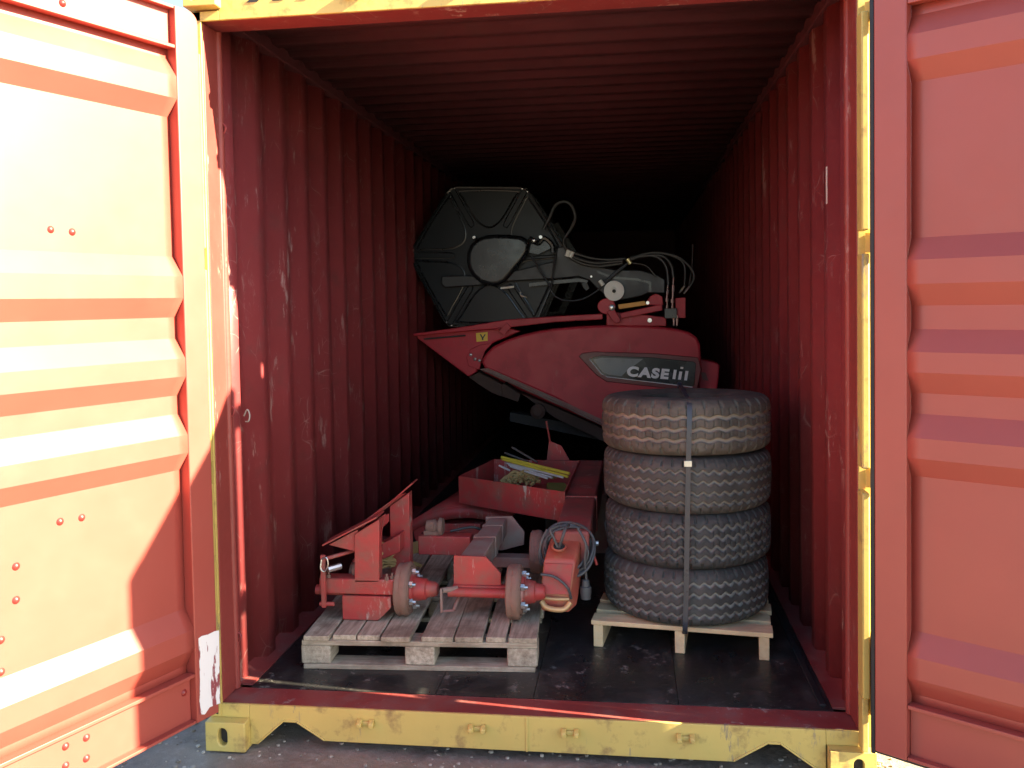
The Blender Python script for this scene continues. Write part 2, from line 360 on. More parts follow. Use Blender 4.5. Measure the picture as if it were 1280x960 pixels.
# corner castings with their oval holes
def casting(x0, x1, z0, z1, hx):
    y0, y1 = -.045, .118; cx = hx; cz = (z0+z1)/2; n = 24
    b = MB(); outer = [(x0,z0),(x1,z0),(x1,z1),(x0,z1)]
    hole = []
    for k in range(n):
        a = 2*math.pi*k/n; hole.append((cx+.019*math.cos(a), cz+.012*(1 if math.sin(a) > 0 else -1)*(abs(math.sin(a))>1e-6)+.022*math.sin(a)))
    # front face ring: connect the hole to a rectangle outline sampled with n points
    def rect(a):
        c, s_ = math.cos(a), math.sin(a); t = []
        if c > 1e-9: t.append((x1-cx)/c)
        if c < -1e-9: t.append((x0-cx)/c)
        if s_ > 1e-9: t.append((z1-cz)/s_)
        if s_ < -1e-9: t.append((z0-cz)/s_)
        k = min(t); return (cx+c*k, cz+s_*k)
    angs = sorted([2*math.pi*k/n for k in range(n)]+[math.atan2(z-cz, x-cx) % (2*math.pi) for x, z in outer])
    hp = []; rp = []
    for a in angs:
        hp.append((cx+.019*math.cos(a), cz+.022*math.sin(a)+.012*math.tanh(math.sin(a)*6))); rp.append(rect(a))
    m_ = len(angs); vs = [(x,y0,z) for x,z in rp]+[(x,y0,z) for x,z in hp]+[(x,y0+.03,z) for x,z in hp]+[(x,y1,z) for x,z in rp]
    fs = []
    for i in range(m_):
        j = (i+1) % m_; fs += [(i,j,j+m_,i+m_), (i+m_,j+m_,j+2*m_,i+2*m_), (j,i,i+3*m_,j+3*m_)]
    fs.append(tuple(range(3*m_, 4*m_)))
    b.add(vs, fs); o = b.build('corner_casting', M['yellow'], CT, .004)
    q = MB(); q.prism([(x,y0+.029,z) for x,z in [(cx+(x-cx)*1.25, cz+(z-cz)*1.25) for x,z in hp]], (0,.002,0)); q.build('casting_hole', M['dark'], o)
casting(-1.219,-1.06,0,.112,-1.15); casting(1.065,1.219,0,.112,1.16)
casting(-1.219,-1.09,2.786,2.896,-1.175); casting(1.09,1.219,2.786,2.896,1.16)
# locking keepers on the sill and the header
def keeper(x, z):
    b = MB()
    for s in (-1, 1):
        b.prism([(x+s*.014,-.001,z-.012),(x+s*.014,-.028,z-.010),(x+s*.014,-.028,z+.006),(x+s*.014,-.012,z+.016),(x+s*.014,-.001,z+.016)], (s*.018,0,0))
    b.box((x-.016,-.010,z-.008), (x+.016,-.001,z+.008)); b.build('lock_keeper', M['yellow'], CT, .003)
for x in (-.601,-.178,.164,.576): keeper(x, .115)
for x in (-.585,-.2,.16,.58): keeper(x, 2.80)
b = MB(); p = P(1029,205,.44)
b.prism([(1.168,.455,2.19),(1.168,.475,2.19),(1.168,.475,2.045),(1.168,.455,2.045)], (.001,0,0)); b.build('wall_label', M['white'], CT)
# weld seams of the right and left wall bottoms: small scalloped drips
# ---------------------------------------------------------------- doors
D = .045
def door(s, p, ang, gask):
    # p: foot of the inner face's hinge edge; u runs along the door, n towards the inside of the leaf
    a = rad(ang); U = Vector((s*math.sin(a), -math.cos(a), 0)); Nn = Vector((-s*math.cos(a), -math.sin(a), 0)) 
    p = Vector((p[0], p[1], 0)); WD = 1.175; Z0, Z1 = .13, 2.775
    ks = .978 if s > 0 else .984
    def T(u, z, n): return p+U*u+Vector((0,0,1.683+(z-1.683)*ks))+Nn*n
    TH = .052
    def bx(b, u0,u1,z0,z1,n0,n1): 
        vs = [T(u,z,n) for z in (z0,z1) for u,n in ((u0,n0),(u1,n0),(u1,n1),(u0,n1))]
        b.add(vs, [(0,3,2,1),(4,5,6,7),(0,1,5,4),(1,2,6,5),(2,3,7,6),(3,0,4,7)])
    b = MB()
    def stile(u0, u1, rl):      # outline with rounded outer corners
        R = .045; pts = []
        if rl == 0: corners = [(u1,Z0),(u1,Z1)]+[(u0+R-R*math.sin(t*math.pi/10), Z1-R+R*math.cos(t*math.pi/10)) for t in range(6)]+[(u0,Z0)]
        else: corners = [(u0,Z0),(u1,Z0),(u1,Z1),(u0,Z1)]
        b.prism([T(u,z,0) for u,z in corners], Nn*-TH)
    stile(0, .102, 0); stile(WD-.102, WD, 1)
    door_o = b.build('door', M['red_door'], CT, .004)
    for z0, z1, lip in ((Z0,.318,.318),(2.622,Z1,2.622)):
        b = MB(); bx(b, .103, WD-.103, z0+.002, z1-.002, -TH, -.032)
        bx(b, .103, WD-.103, z1-.013 if lip==.318 else z0, z1 if lip==.318 else z0+.013, -.0315, -.004)
        bx(b, .103, WD-.103, (z0 if lip==.318 else z1-.011), (z0+.011 if lip==.318 else z1), -.0315, -.004)
        b.build('door_rail', M['red_door'], door_o, .002)
    zn = [(.300,-D),(.345,-D),(.413,-.004),(.486,-.004),(.560,-D),(1.082,-D),(1.148,-.004),(1.214,-.004),(1.290,-D),(1.359,-D),(1.43,-.004),(1.496,-.004),(1.569,-D),(1.647,-D),(1.718,-.004),(1.796,-.004),(1.869,-D),(2.377,-D),(2.441,-.004),(2.520,-.004),(2.590,-D),(2.64,-D)]
    b = MB(); vs = []; us = [.1025+ (WD-.205)*k/24 for k in range(25)]
    for u in us:
        for z, n in zn: vs.append(T(u, z, n+(-.0015*math.sin(u*7+z*3) if n < -.02 else 0)))
    k = len(zn); b.add(vs, [(i*k+j, i*k+j+1, (i+1)*k+j+1, (i+1)*k+j) for i in range(24) for j in range(k-1)])
    b.build('door_panel', M['red_door'], door_o, angle=12, solid=.002)
    # rubber seal round the hinge side
    b = MB(); bx(b, -.014, .0, Z0-.012, Z1-.03, -.020, -.001); bx(b, -.001, WD, Z0-.012, Z0-.001, -.03, -.012)
    if gask: b.build('door_seal', M['rubber_seal'], door_o, .003)
    else:
        b = MB(); bx(b, -.004, 0, Z0-.01, Z1-.05, -.03, -.008); b.build('door_seal', M['rubber_seal'], door_o, .001)
    # hinges
    for zc in (.265, 1.058, 1.862, 2.636):
        b = MB(); q0 = T(.03, zc, -TH-.002); q1 = Vector((s*1.20, -.004, zc))
        h = .034; hu = .26 if (zc < .3 and s > 0) else h; d = (q1-q0); nrm = Vector((d.y,-d.x,0)).normalized()*.008  # lowest right leaf lengthened upward to keep sun off the sill
        b.prism([q0+nrm-Vector((0,0,h)), q1+nrm-Vector((0,0,h)), q1-nrm-Vector((0,0,h)), q0-nrm-Vector((0,0,h))], (0,0,h+hu))
        q = T(-.004, zc-h-.012, -TH-.012); b.tube([q, q+Vector((0,0,2*h+.024))], .011, 10)
        b.build('hinge', M['yellow'], door_o, .002)
    return door_o, T, U, Nn, p
LD, LT, LU, LN, LP = door(-1, (-1.157,-.05), 22, False)
RD, RT, RU, RN, RP = door(1, (1.189,-.130), 55.8, True)
def bolts(door_o, T, Nn, pts, mat):
    for px, py, n in pts:
        c = PP(px, py, T(0,0,n), Nn); b = MB()
        b.lathe(c-Nn*.001, Nn, [(0,.0125),(.002,.0125),(.006,.009),(.009,.004),(.0095,0.00005)], 14); b.build('bolt', mat, door_o)
bolts(LD, LT, LN, [(63,287,-D),(90,290,-D),(75,652,-D),(102,647,-D),(20,708,-D),(20,750,-D),(1,800,-D),(1,840,-D),(82,933,-.032),(108,922,-.032),(82,957,-.032),(108,948,-.032),(78,4,-.032),(230,866,-.032)], M['bolt_red'])
# white paint patch low on the left leaf
def patch_mat():
    m, n, b = nodes('scraped_white_patch'); t = tex(n, (5, 5, 1.0), s=7., detail=6., rough=.6); t2 = tex(n, (1,1,1), s=5.)
    c = mix(n, mul(n, ramp(n, t, .54, .57), ramp(n, t2, .38, .46)), (.82,.8,.8), (.28,.06,.07)); n.links.new(c, b.inputs['Base Color']); b.inputs['Roughness'].default_value = .6; return m
b = MB(); pl = [PP(x, y, LT(0,0,.0015), LN) for x, y in ((248,798),(252,795),(260,793),(268,789),(273.5,788),(274.5,850),(275,879),(262,884),(256,893),(249,893),(250,850))]
b.prism(pl, LN*.0008); b.build('paint_patch', patch_mat(), LD)
# brackets of the lashing rings on the left jamb
for z in (.35, 1.25, 2.35):
    b = MB(); b.tube([(-1.165,.135,z),(-1.15,.13,z+.012),(-1.147,.13,z+.03),(-1.165,.135,z+.045)], .004, 8, smooth=4); b.build('lashing_ring', M['red_in'], CT)
b = MB(); b.tube([P(305,520,.16), P(309,512,.15), P(312,518,.15), P(311,526,.15), P(307,527,.16)], .003, 8, smooth=4); b.build('lashing_ring', M['grey_steel'], CT)

# ---------------------------------------------------------------- pallets
def beam_box(b, M4, a, c): b.box(a, c, M4)
PA = empty('wooden_pallet', (-.978,.336,SZ), 'weathered grey block pallet under the red axle parts', 'pallet')
A4 = Matrix.Translation((-.978,.336,SZ)) @ Matrix.Rotation(rad(2.8), 4, 'Z')
ed = [(70,168),(180,268),(274,360),(367,478),(520,640),(646,752),(764,838),(848,955)]
for i, (a, c) in enumerate(ed):
    b = MB(); x0 = (a-60)/895*.985; x1 = (c-60)/895*.985; j = random.uniform(-.012,.008); sk = random.uniform(-.012,.012)
    vs = [(x0,j,.122),(x1,j,.122),(x1+sk,1.2,.122),(x0+sk,1.2,.122)]
    b.prism([A4 @ Vector(v) for v in vs], (0,0,.021)); b.build('top_board', M['old_y'], PA, .003)
for yy in (.0,.55,1.1):
    b = MB(); b.box((0,yy,.1), (.985,yy+.1,.1215), A4); b.build('cross_board', M['old_x'], PA, .003)
    b = MB(); b.box((.005,yy,0), (.975,yy+.1,.021), A4); b.build('bottom_board', M['old_x'], PA, .003)
    for xx in (-.004,.435,.86):
        b = MB(); b.box((xx,yy+.002,.0215), (xx+.125,yy+.13,.0995), A4); b.build('block', M['old_y'], PA, .006)
PB = empty('wooden_pallet', (.222,.679,SZ), 'pale new pine pallet carrying the stack of tyres', 'pallet')
B4 = Matrix.Translation((.222,.679,SZ)) @ Matrix.Rotation(rad(-7.1), 4, 'Z')
for xx in (0,.352,.70):
    b = MB(); b.box((xx,.0,0), (xx+.042,1.1,.098), B4); b.build('stringer', M['new_y'], PB, .003)
yy = -.004
for wd in (.098,.09,.1,.085,.1,.09,.1,.09):
    b = MB(); b.box((-.008+random.uniform(-.006,.006),yy,.0985), (.752+random.uniform(-.008,.008),yy+wd,.118), B4); b.build('top_board', M['new_x'], PB, .002); yy += wd+.042

# ---------------------------------------------------------------- tyres
def tyre(cx, cy, z0, R, H, rot, mat, label, style, tilt=0, tx=0):
    root_n = 'tyre'
    prof = []   # (radius, z) from the lower bead over the tread to the upper bead
    TW = .60*H  # tread half handled by parameter t in [-1,1]
    NS = 26; NT = 84
    def side(sgn):
        out = []
        for i in range(NS):
            t = i/(NS-1)       # bead -> shoulder
            r = .205+(R-.016-.205)*t; bulge = math.sin(math.pi*min(1, .12+t*.70))**.6
            z = sgn*H*.5*(.68+.32*bulge-.06*max(0,(t-.86)/.14)**2); out.append((r, z, 0))
        return out
    lo = side(-1); hi = side(1)[::-1]
    zs = lo[-1][1]; zt = hi[0][1]
    tread = []
    for i in range(NT+1):
        t = -1+2*i/NT; z = zs+(zt-zs)*i/NT; r = R-.007*abs(t)**3-.009*abs(t)**12; tread.append((r, z, t))
    full = [(.215,-H*.22,9)]+lo[:-1]+tread+hi[1:]+[(.215,H*.22,9)]
    n = len(full); S = 560; vs = []; dust = []
    G = {'a': (32,(-.50,-.06,.42),.06,.10), 'b': (50,(-.66,-.26,.18,.60),.085,.075), 'c': (46,(-.60,-.22,.20,.60),.11,.085)}[style]
    cnt, gs, amp, wd = G
    for k in range(S):
        th = 2*math.pi*k/S; tri = abs(((th*cnt/(2*math.pi)) % 1)*2-1)*2-1
        for (r, z, t) in full:
            d = 0; dz = 0.
            if -1 <= t <= 1 and isinstance(t, float):
                for gi, g0 in enumerate(gs):
                    q = t-g0-amp*max(-.75, min(.75, tri))
                    e = abs(q)/wd
                    if e < 1: d = max(d, min(1, (1-e)*2.6)); dz = max(dz, min(1, (1-e)*3))
                if abs(t) > .80:      # shoulder lugs
                    ph = (th*cnt/(2*math.pi)+(.25 if t > 0 else .75)) % 1
                    e = abs(ph-.5)/.11
                    if e < 1: d = max(d, min(1, (1-e)*2)*min(1, (abs(t)-.80)/.05)); dz = max(dz, .3*(1-e))
                elif style != 'b':    # short sipes between the zigzags
                    ph = (th*cnt*2/(2*math.pi)) % 1
                    if abs(ph-.5) < .07: d = max(d, .35)
            if t == 0 and not isinstance(t, float) and r > R-.05: 
                ph = (th*cnt/(2*math.pi)+(.25 if z > 0 else .75)) % 1
                e = abs(ph-.5)/.13
                if e < 1: d = max(0, min(1, (1-e)*2)*(r-(R-.05))/.035)*.6
            wob = .0025*noise.noise(Vector((math.cos(th)*3, math.sin(th)*3, z*8+z0*5)))+.0012*noise.noise(Vector((math.cos(th)*40, math.sin(th)*40, z*90)))
            rr = r-.012*d+wob; vs.append((rr*math.cos(th+rot), rr*math.sin(th+rot), z)); dust.append(dz)
    fs = [(k*n+i, k*n+i+1, ((k+1)%S)*n+i+1, ((k+1)%S)*n+i) for k in range(S) for i in range(n-1)]
    b = MB(); T4 = Matrix.Translation((cx,cy,z0+H/2)) @ Matrix.Rotation(tilt, 4, 'Y') @ Matrix.Rotation(tx, 4, 'X')
    b.add([T4 @ Vector(v) for v in vs], fs); b.attr = dust
    e_ = MB(); e_.v = [v-Vector((cx,cy,z0)) for v in b.v]; e_.f = b.f; e_.attr = dust
    o = e_.build('tyre', mat, angle=50); o.location = (cx,cy,z0); LOC[o.name] = Vector((cx,cy,z0))
    return tag(o, label, 'tyre', 'four used tyres stacked on the pine pallet')
TZ = SZ+.118
tyre(.636,.962,TZ,.372,.252,.1,M['tyre_low'],'lowest tyre of the stack, resting directly on the pine pallet','b')
tyre(.648,.965,TZ+.243,.374,.247,1.3,M['tyre_dark'],'second tyre from the bottom, darkest and most worn tread of the stack','c',rad(-.6))
tyre(.646,.962,TZ+.481,.378,.250,2.2,M['tyre_mid'],'third tyre from the bottom, grey zigzag tread under the brown topmost tyre','b',rad(.4))
tyre(.644,.960,TZ+.722,.380,.246,.7,M['tyre_brown'],'topmost tyre of the stack, dusty brown with blocky shoulder tread','a',rad(-.3),rad(-1.7))
# strapping band round the whole stack
ST = MB(); zt = TZ+.966; fy = .960-.384; xa, xb = .612, .640
loop = [(xa,fy+.03,TZ-.022),(xa,fy-.004,TZ+.02),(xa+.004,fy-.002,TZ+.12),(xa+.008,fy+.0,TZ+.25),(xa+.014,fy-.004,TZ+.5),(xa+.02,fy-.008,TZ+.72),(xa+.024,fy-.008,TZ+.85),(xb,fy+.012,zt-.02),(xb,fy+.06,zt+.003),(xb,fy+.2,zt+.006),(xb,.96+.2,zt+.006),(xb,.96+.33,zt+.003),(xb,.96+.385,zt-.06),(xb,.96+.388,TZ+.2),(xa,.96+.35,TZ-.022),(xa,fy+.03,TZ-.022)]
pl = spline([Vector(p) for p in loop], 5); h = .0105
vs = []
for i, p_ in enumerate(pl):
    t = (pl[min(i+1,len(pl)-1)]-pl[max(i-1,0)]).normalized(); nn = t.cross(Vector((1,0,0))).normalized()*.0008
    for sx, sn in ((-1,-1),(1,-1),(1,1),(-1,1)): vs.append(p_+Vector((sx*h,0,0))+nn*sn)
ST.add(vs, [(i*4+k, i*4+(k+1)%4, (i+1)*4+(k+1)%4, (i+1)*4+k) for i in range(len(pl)-1) for k in range(4)])
so_ = ST.build('strapping_band', M['strap']); tag(so_, 'dark plastic strapping band tied vertically round the tyre stack', 'strap')
b = MB(); b.box((xa+.002,fy-.013,TZ+.700), (xa+.034,fy-.006,TZ+.725)); b.build('buckle', M['chrome'], so_, .001)

# ---------------------------------------------------------------- axle parts on the old pallet
PT = SZ+.1445
AX = empty('axle_section', (-.75,.55,PT), 'red stub axle with sloping mudguard bracket, left part on old pallet', 'axle')
c = M['chassis']
zc = .462; yc = .56
b = MB(); b.box((-.965,yc-.04,zc-.04), (-.615,yc+.04,zc+.028)); b.build('axle_beam', c, AX, .006)
b = MB(); b.tube([(-.99,yc+.0,zc-.035),(-.55,yc+.0,zc-.035)], .022, 16); b.build('axle_tube', c, AX)
yq = .515
b = MB(); b.prism([(-.860,yq,PT+.002),(-.700,yq,PT+.002),(-.642,yq,PT+.06),(-.642,yq,zc-.045),(-.860,yq,zc-.045)], (0,.10,0)); b.build('lower_plate', c, AX, .003)
b = MB(); b.prism([P(443,728,.52),P(443,668,.52),P(474,649,.52),P(474,728,.52)], (0,.05,0)); b.build('upright', c, AX, .003)
b = MB(); q0, q1 = P(487,633,.88), P(511,616,.88); b.prism([Vector((q0.x,.88,PT+.002)), q0, q1, Vector((q1.x,.88,PT+.002))], (0,.06,0)); b.build('upright', c, AX, .003)
# sloping flange plates
def slab(b, p0, p1, wv, th): 
    d = (p1-p0).normalized(); nn = d.cross(wv).normalized()*th
    b.prism([p0, p1, p1+nn, p0+nn], wv)
b = MB(); slab(b, P(403,683,.5), P(471,648,.5), Vector((0,.12,0)), .007)
b.build('sloping_flange', c, AX, .0015)
b = MB(); slab(b, P(452,660,.86), P(516,605,.86), Vector((0,.10,0)), .007); slab(b, P(440,664,.62), P(500,619,.86), Vector((.02,.05,0)), .006)
b.build('sloping_flange', c, AX, .0015)
b = MB(); b.prism([P(411,681,.53),P(447,662,.53),P(447,690,.53)], (0,.008,0)); b.prism([P(455,660,.75),P(486,642,.75),P(486,652,.75),P(474,664,.75)], (0,.008,0)); b.prism([P(470,650,.62),P(482,642,.62),P(476,672,.62),P(470,690,.62)], (0,.008,0)); b.build('gusset', c, AX, .001)
b = MB(); b.prism([P(440,700,.8),P(500,668,.8),P(500,690,.8),P(440,716,.8)], (0,.12,0)); b.build('cross_member', c, AX, .004)
# brake lever at the left end
b = MB(); b.box((-.945,.49,.37), (-.925,.505,.60)); b.tube([(-.935,.497,.58),(-.80,.60,.60)], .009, 8); b.tube([(-.955,.50,.385),(-.89,.50,.385)], .010, 8); b.build('brake_lever', c, AX, .002)
b = MB(); b.tube([P(402,699,.49),P(408,697,.485),P(410,706,.485),P(406,714,.485),P(401,711,.485),P(402,699,.49)], .0035, 8, smooth=4); b.tube([(-.915,.5,.535),(-.87,.54,.54)], .014, 8); b.build('linch_pin', M['chrome'], AX)
def drum(parent, cx, cy, cz, R, wdt, hub=True, hl=.11, mat=None):
    b = MB(); b.lathe((cx,cy,cz), (1,0,0), [(0,R*.4),(0,R*.94),(.006,R),(wdt*.42,R*.985),(wdt*.5,R*1.01),(wdt-.01,R),(wdt,R*.93),(wdt-.004,R*.82),(wdt+.004,R*.78),(wdt+.004,.03)], 40)
    for v in b.v: v += Vector((0,1,1))*(.004*noise.noise(v*30)+.002*noise.noise(v*90))
    b.build('brake_drum', mat or M['drum'], parent)
    if hub:
        b = MB(); b.lathe((cx+wdt+.003,cy,cz), (1,0,0), [(0,R*.62),(.012,R*.60),(.016,R*.46),(hl*.55,R*.40),(hl*.6,R*.33),(hl*.92,R*.27),(hl,R*.2),(hl,.0001)], 28); b.build('hub', c, parent)
        b = MB()
        for k in range(6):
            a = k*math.pi/3+.5; q = Vector((cx+wdt, cy+R*.66*math.cos(a), cz+R*.66*math.sin(a)))
            b.tube([q, q+Vector((.035,0,0))], .008, 8); b.tube([q+Vector((.006,0,0)), q+Vector((.022,0,0))], .015, 6)
        b.build('wheel_stud', M['chrome'], parent)
drum(AX, -.628,.60,PT+.118,.113,.058,hl=.115)
# rear clutter: lashings and rear hub behind the stub axle
b = MB()
for q in range(9):
    p0 = P(452+q*5, 700+random.uniform(-12,14), .72+q*.02); p1 = P(478+q*6, 690+random.uniform(-6,18), .8+q*.03); b.tube([p0, (p0+p1)/2+Vector((0,0,random.uniform(.0,.04))), p1], random.uniform(.006,.013), 6, smooth=4)
o = b.build('lashing_strap', M['grass_yellow']); tag(o, 'crumpled yellow lashing strap lying behind the left stub axle', 'strap')
b = MB(); b.prism([P(493,683,1.1),P(540,672,1.25),P(545,682,1.25),P(500,694,1.1)], (0,0,-.012)); b.build('strap_end', M['grass_yellow'], o)
b = MB(); b.lathe((-.86,.66,.47), (1,0,0), [(0,.05),(.05,.055),(.06,.03),(.11,.03)], 20); b.build('rear_hub', M['drum'], AX)

b = MB(); b.lathe((-.83,.60,.505), (1,0,0), [(0,.02),(.0,.034),(.02,.038),(.05,.036),(.055,.026),(.09,.026),(.095,.034),(.115,.034)], 20); b.build('brake_chamber', M['drum'], AX)
b = MB()
for x, y in ((-.95,.52),(-.925,.535),(-.66,.525),(-.64,.54)): b.tube([(x,y,.488),(x,y,.503)], .010, 6); b.tube([(x,y,.50),(x,y,.515)], .005, 8)
b.build('bolt', M['drum'], AX)
b = MB()
for q in range(14):
    p0 = P(648+random.uniform(-7,8), 770+random.uniform(-2,4), .58); p1 = p0+Vector((random.uniform(-.03,.03),-.015,random.uniform(-.01,.02))); b.tube([p0, (p0+p1)/2+Vector((0,-.01,.008)), p1], .0012, 4, smooth=3)
tag(b.build('straw', M['old_x']), 'small tuft of straw caught under the right hub drum', 'straw', kind='stuff')
BX = empty('axle_section', (-.2,.6,PT), 'dusty grey and red cross frame with two hub drums, beside the coupling head', 'axle')
d_ = M['chassis_dusty']
b = MB(); b.box((-.385,.585,.405), (-.135,.63,.452)); b.build('axle_beam', c, BX, .005)
b = MB(); b.tube([(-.40,.575,.425),(-.13,.575,.425)], .020, 16); b.build('axle_tube', c, BX)
b = MB(); b.prism([P(567,694.5,.6),P(607,696,.6),P(626,717,.6),P(626,738,.6),P(567,735,.6)], (0,.012,0)); b.build('front_plate', c, BX, .002)
b = MB(); q = [P(573,697,.613),P(603,698,.613),P(603,725,.613),P(573,722,.613)]; q2 = [P(611,648,1.15),P(634,647,1.15),P(634,668,1.15),P(611,668,1.15)]
b.add(q+q2, [(0,1,2,3),(7,6,5,4)]+[(i,(i+1)%4,(i+1)%4+4,i+4) for i in range(4)]); b.build('centre_beam', d_, BX, .005)
for t0, t1, e in ((.48,.56,.006),(.78,.84,.004)):
    ring = []; b = MB()
    for t in (t0, t1):
        cen = sum((q[i].lerp(q2[i], t) for i in range(4)), Vector())/4
        for i in range(4): v = q[i].lerp(q2[i], t); ring.append(v+(v-cen).normalized()*e)
    b.add(ring, [(0,1,2,3),(7,6,5,4)]+[(i,(i+1)%4,(i+1)%4+4,i+4) for i in range(4)])
    b.build('clamp_collar', d_, BX, .003)
b = MB(); b.prism([P(607,646,1.16),P(640,645.5,1.16),P(655.5,665,1.16),P(655,681,1.16),P(628,688,1.16),P(607,688,1.16)], (0,.014,0)); b.build('rear_plate', d_, BX, .002)
b = MB(); b.box((-.625,.955,.475), (-.37,1.04,.565)); b.build('rear_beam', c, BX, .004)
b = MB(); b.lathe((-.59,1.0,.60), (1,0,0), [(0,.032),(.04,.036),(.045,.03),(.06,.03),(.062,.045),(.08,.04)], 20); b.box((-.60,.97,.566), (-.52,1.03,.585)); b.build('rear_spindle', M['drum'], BX)
b = MB(); b.tube([P(563,664,1.0),P(590,659,1.02),P(606,664,1.05)], .007, 8, smooth=5); b.build('brake_hose', M['hose'], BX)
b = MB(); b.box((-.43,.54,.345), (-.42,.555,.45)); b.tube([(-.425,.55,.350),(-.375,.56,.350)], .006, 8); b.tube([(-.42,.55,.44),(-.36,.58,.44)], .012, 10); b.tube([(-.375,.56,.352),(-.35,.66,.43)], .008, 8); b.build('brake_lever', d_, BX, .001)
drum(BX, -.140,.60,PT+.118,.116,.058,hl=.10)
drum(BX, -.090,1.06,PT+.160,.103,.058,hl=.08)
b = MB(); b.box((-.30,1.02,.40), (-.06,1.10,.45)); b.build('rear_axle_stub', d_, BX, .005)

# ---------------------------------------------------------------- mudguard
MG = empty('mudguard', (-.6,1.9,.31), 'curved dark red mudguard lying behind the axle parts', 'mudguard')
b = MB(); top = spline(px_poly([(514,652),(530,643),(548,637),(570,633),(590,633),(612,637),(640,645)], 1.75), 5)
off = Vector((.17,.62,.05)); n = len(top)
b.sweep(top, None, off); b.build('curved_sheet', M['mach_dark'] if 0 else c, MG, solid=.006)
bot = [v+Vector((.004*(1-2*i/n), -.002, -.055-.012*math.sin(math.pi*i/(n-1)))) for i, v in enumerate(top)]
b = MB(); b.add([v+Vector((0,-.004,0)) for v in top]+[v+Vector((0,-.004,0)) for v in bot], [(i,i+1,n+i+1,n+i) for i in range(n-1)]); b.build('rim_skirt', c, MG, solid=.006)
b = MB(); b.prism([P(514,652,1.76),P(518,672,1.76),P(533,700,1.76),P(600,700,1.76),P(600,655,1.76),P(560,655,1.76)], (.05,.25,0)); b.build('support_plate', c, MG, .003)

# ---------------------------------------------------------------- drawbar, tray, cable
DB = empty('trailer_drawbar', (.1,.8,SZ), 'long red square drawbar with worn coupling head pointing at the doors', 'drawbar')
tl, tr = PZ(692,664,.655), PZ(736,668,.655); tb, tb2 = PZ(722,575,.70), PZ(756,575,.70)
fl = tl; fr = Vector((tr.x, tl.y, tr.z)); 
b = MB(); hgt = Vector((0,0,-.17)); ax = (tb-tl)
L2 = Vector((tb.x-tl.x, tb.y-tl.y, .045)); wv = Vector((.158,0,0))
b.add([tl, tl+wv, tl+wv+hgt, tl+hgt]+[v+L2 for v in (tl, tl+wv, tl+wv+hgt, tl+hgt)], [(0,1,2,3),(7,6,5,4)]+[(i,(i+1)%4,(i+1)%4+4,i+4) for i in range(4)])
b.build('beam', M['beam_red'], DB, .012, 3)
b = MB(); k0 = tl+L2*.40; e = .006
b.add([k0+Vector((-e,0,e)), k0+wv+Vector((e,0,e)), k0+wv+hgt+Vector((e,0,-e)), k0+hgt+Vector((-e,0,-e))]+[v+L2*.012 for v in (k0+Vector((-e,0,e)), k0+wv+Vector((e,0,e)), k0+wv+hgt+Vector((e,0,-e)), k0+hgt+Vector((-e,0,-e)))], [(0,1,2,3),(7,6,5,4)]+[(i,(i+1)%4,(i+1)%4+4,i+4) for i in range(4)])
b.build('sleeve_collar', c, DB, .002)
# rear support of the beam
b = MB(); q = tl+L2; b.box((q.x-.02,q.y-.15,SZ), (q.x+.18,q.y-.05,q.z-.175)); b.build('support_leg', d_, DB, .004)
# coupling head: section stations from the neck to the lip
W_ = M['worn_head']
st = [ # left-top, right-top, right-bottom, left-bottom pixels with depths
 [(690,664,.80),(729,668,.80),(729,700,.80),(690,700,.80)],
 [(684,684,.70),(724,685,.70),(725,735,.72),(684,730,.72)],
 [(680,699,.64),(719,702,.64),(721,758,.66),(678,752,.66)],
]
b = MB(); rows = [[P(*v) for v in r_] for r_ in st]
lo_ = [P(674,748,.615), P(712,750,.615), P(711,767,.625), P(676,765,.625)]
rows.append(lo_)
vs = [v for r_ in rows for v in r_]; fs = [(0,1,2,3),(15,14,13,12)]
for i in range(3):
    for k in range(4): fs.append((i*4+k,i*4+(k+1)%4,(i+1)*4+(k+1)%4,(i+1)*4+k))
b.add(vs, fs); b.build('coupling_head', W_, DB, .012, 3)
b = MB(); b.tube([P(677,752,.605),P(683,759,.592),P(695,762,.586),P(706,761,.592),P(713,753,.605)], [.012]*17, 12, smooth=4); b.build('coupling_lip', M['worn_lip'], DB)
b = MB(); b.tube([P(679,747,.61),P(694,749,.60),P(711,749,.61)], .007, 8, smooth=4); b.build('coupling_rim', M['worn_lip'], DB)
hc = PZ(697,682,.612)
hp = P(699,684,.672)
nrm = Vector((0,-.45,.9)).normalized()
b = MB(); b.lathe(hp+nrm*.003, nrm, [(0,.034),(.006,.034),(.008,.028),(.004,.026),(.001,.024)], 24); b.build('cable_ring', W_, DB)
b = MB(); b.lathe(hp+nrm*.0045, nrm, [(0,.0265),(.001,.0265)], 24); b.build('cable_hole', M['dark'], DB)
b = MB()
for x in (687,696,704): b.prism([P(x,706,.628),P(x+4,706,.628),P(x+5,728,.622),P(x+1,728,.622)], (0,-.002,0))
b = MB(); b.prism([P(681,704,.632),P(716,705,.632),P(712,743,.606),P(677,742,.606)], (0,-.003,0)); b.build('front_face', c, DB, .001)
b = MB(); b.tube([P(737,664,.80),P(738,684,.80)], .004, 8); b.tube([P(736,679,.80),P(748,679,.80)], .012, 8); b.build('locking_pin', M['chrome'], DB)
b = MB(); b.tube([P(741,690,.82),P(746,706,.82)], .006, 8); b.build('pin_handle', c, DB)
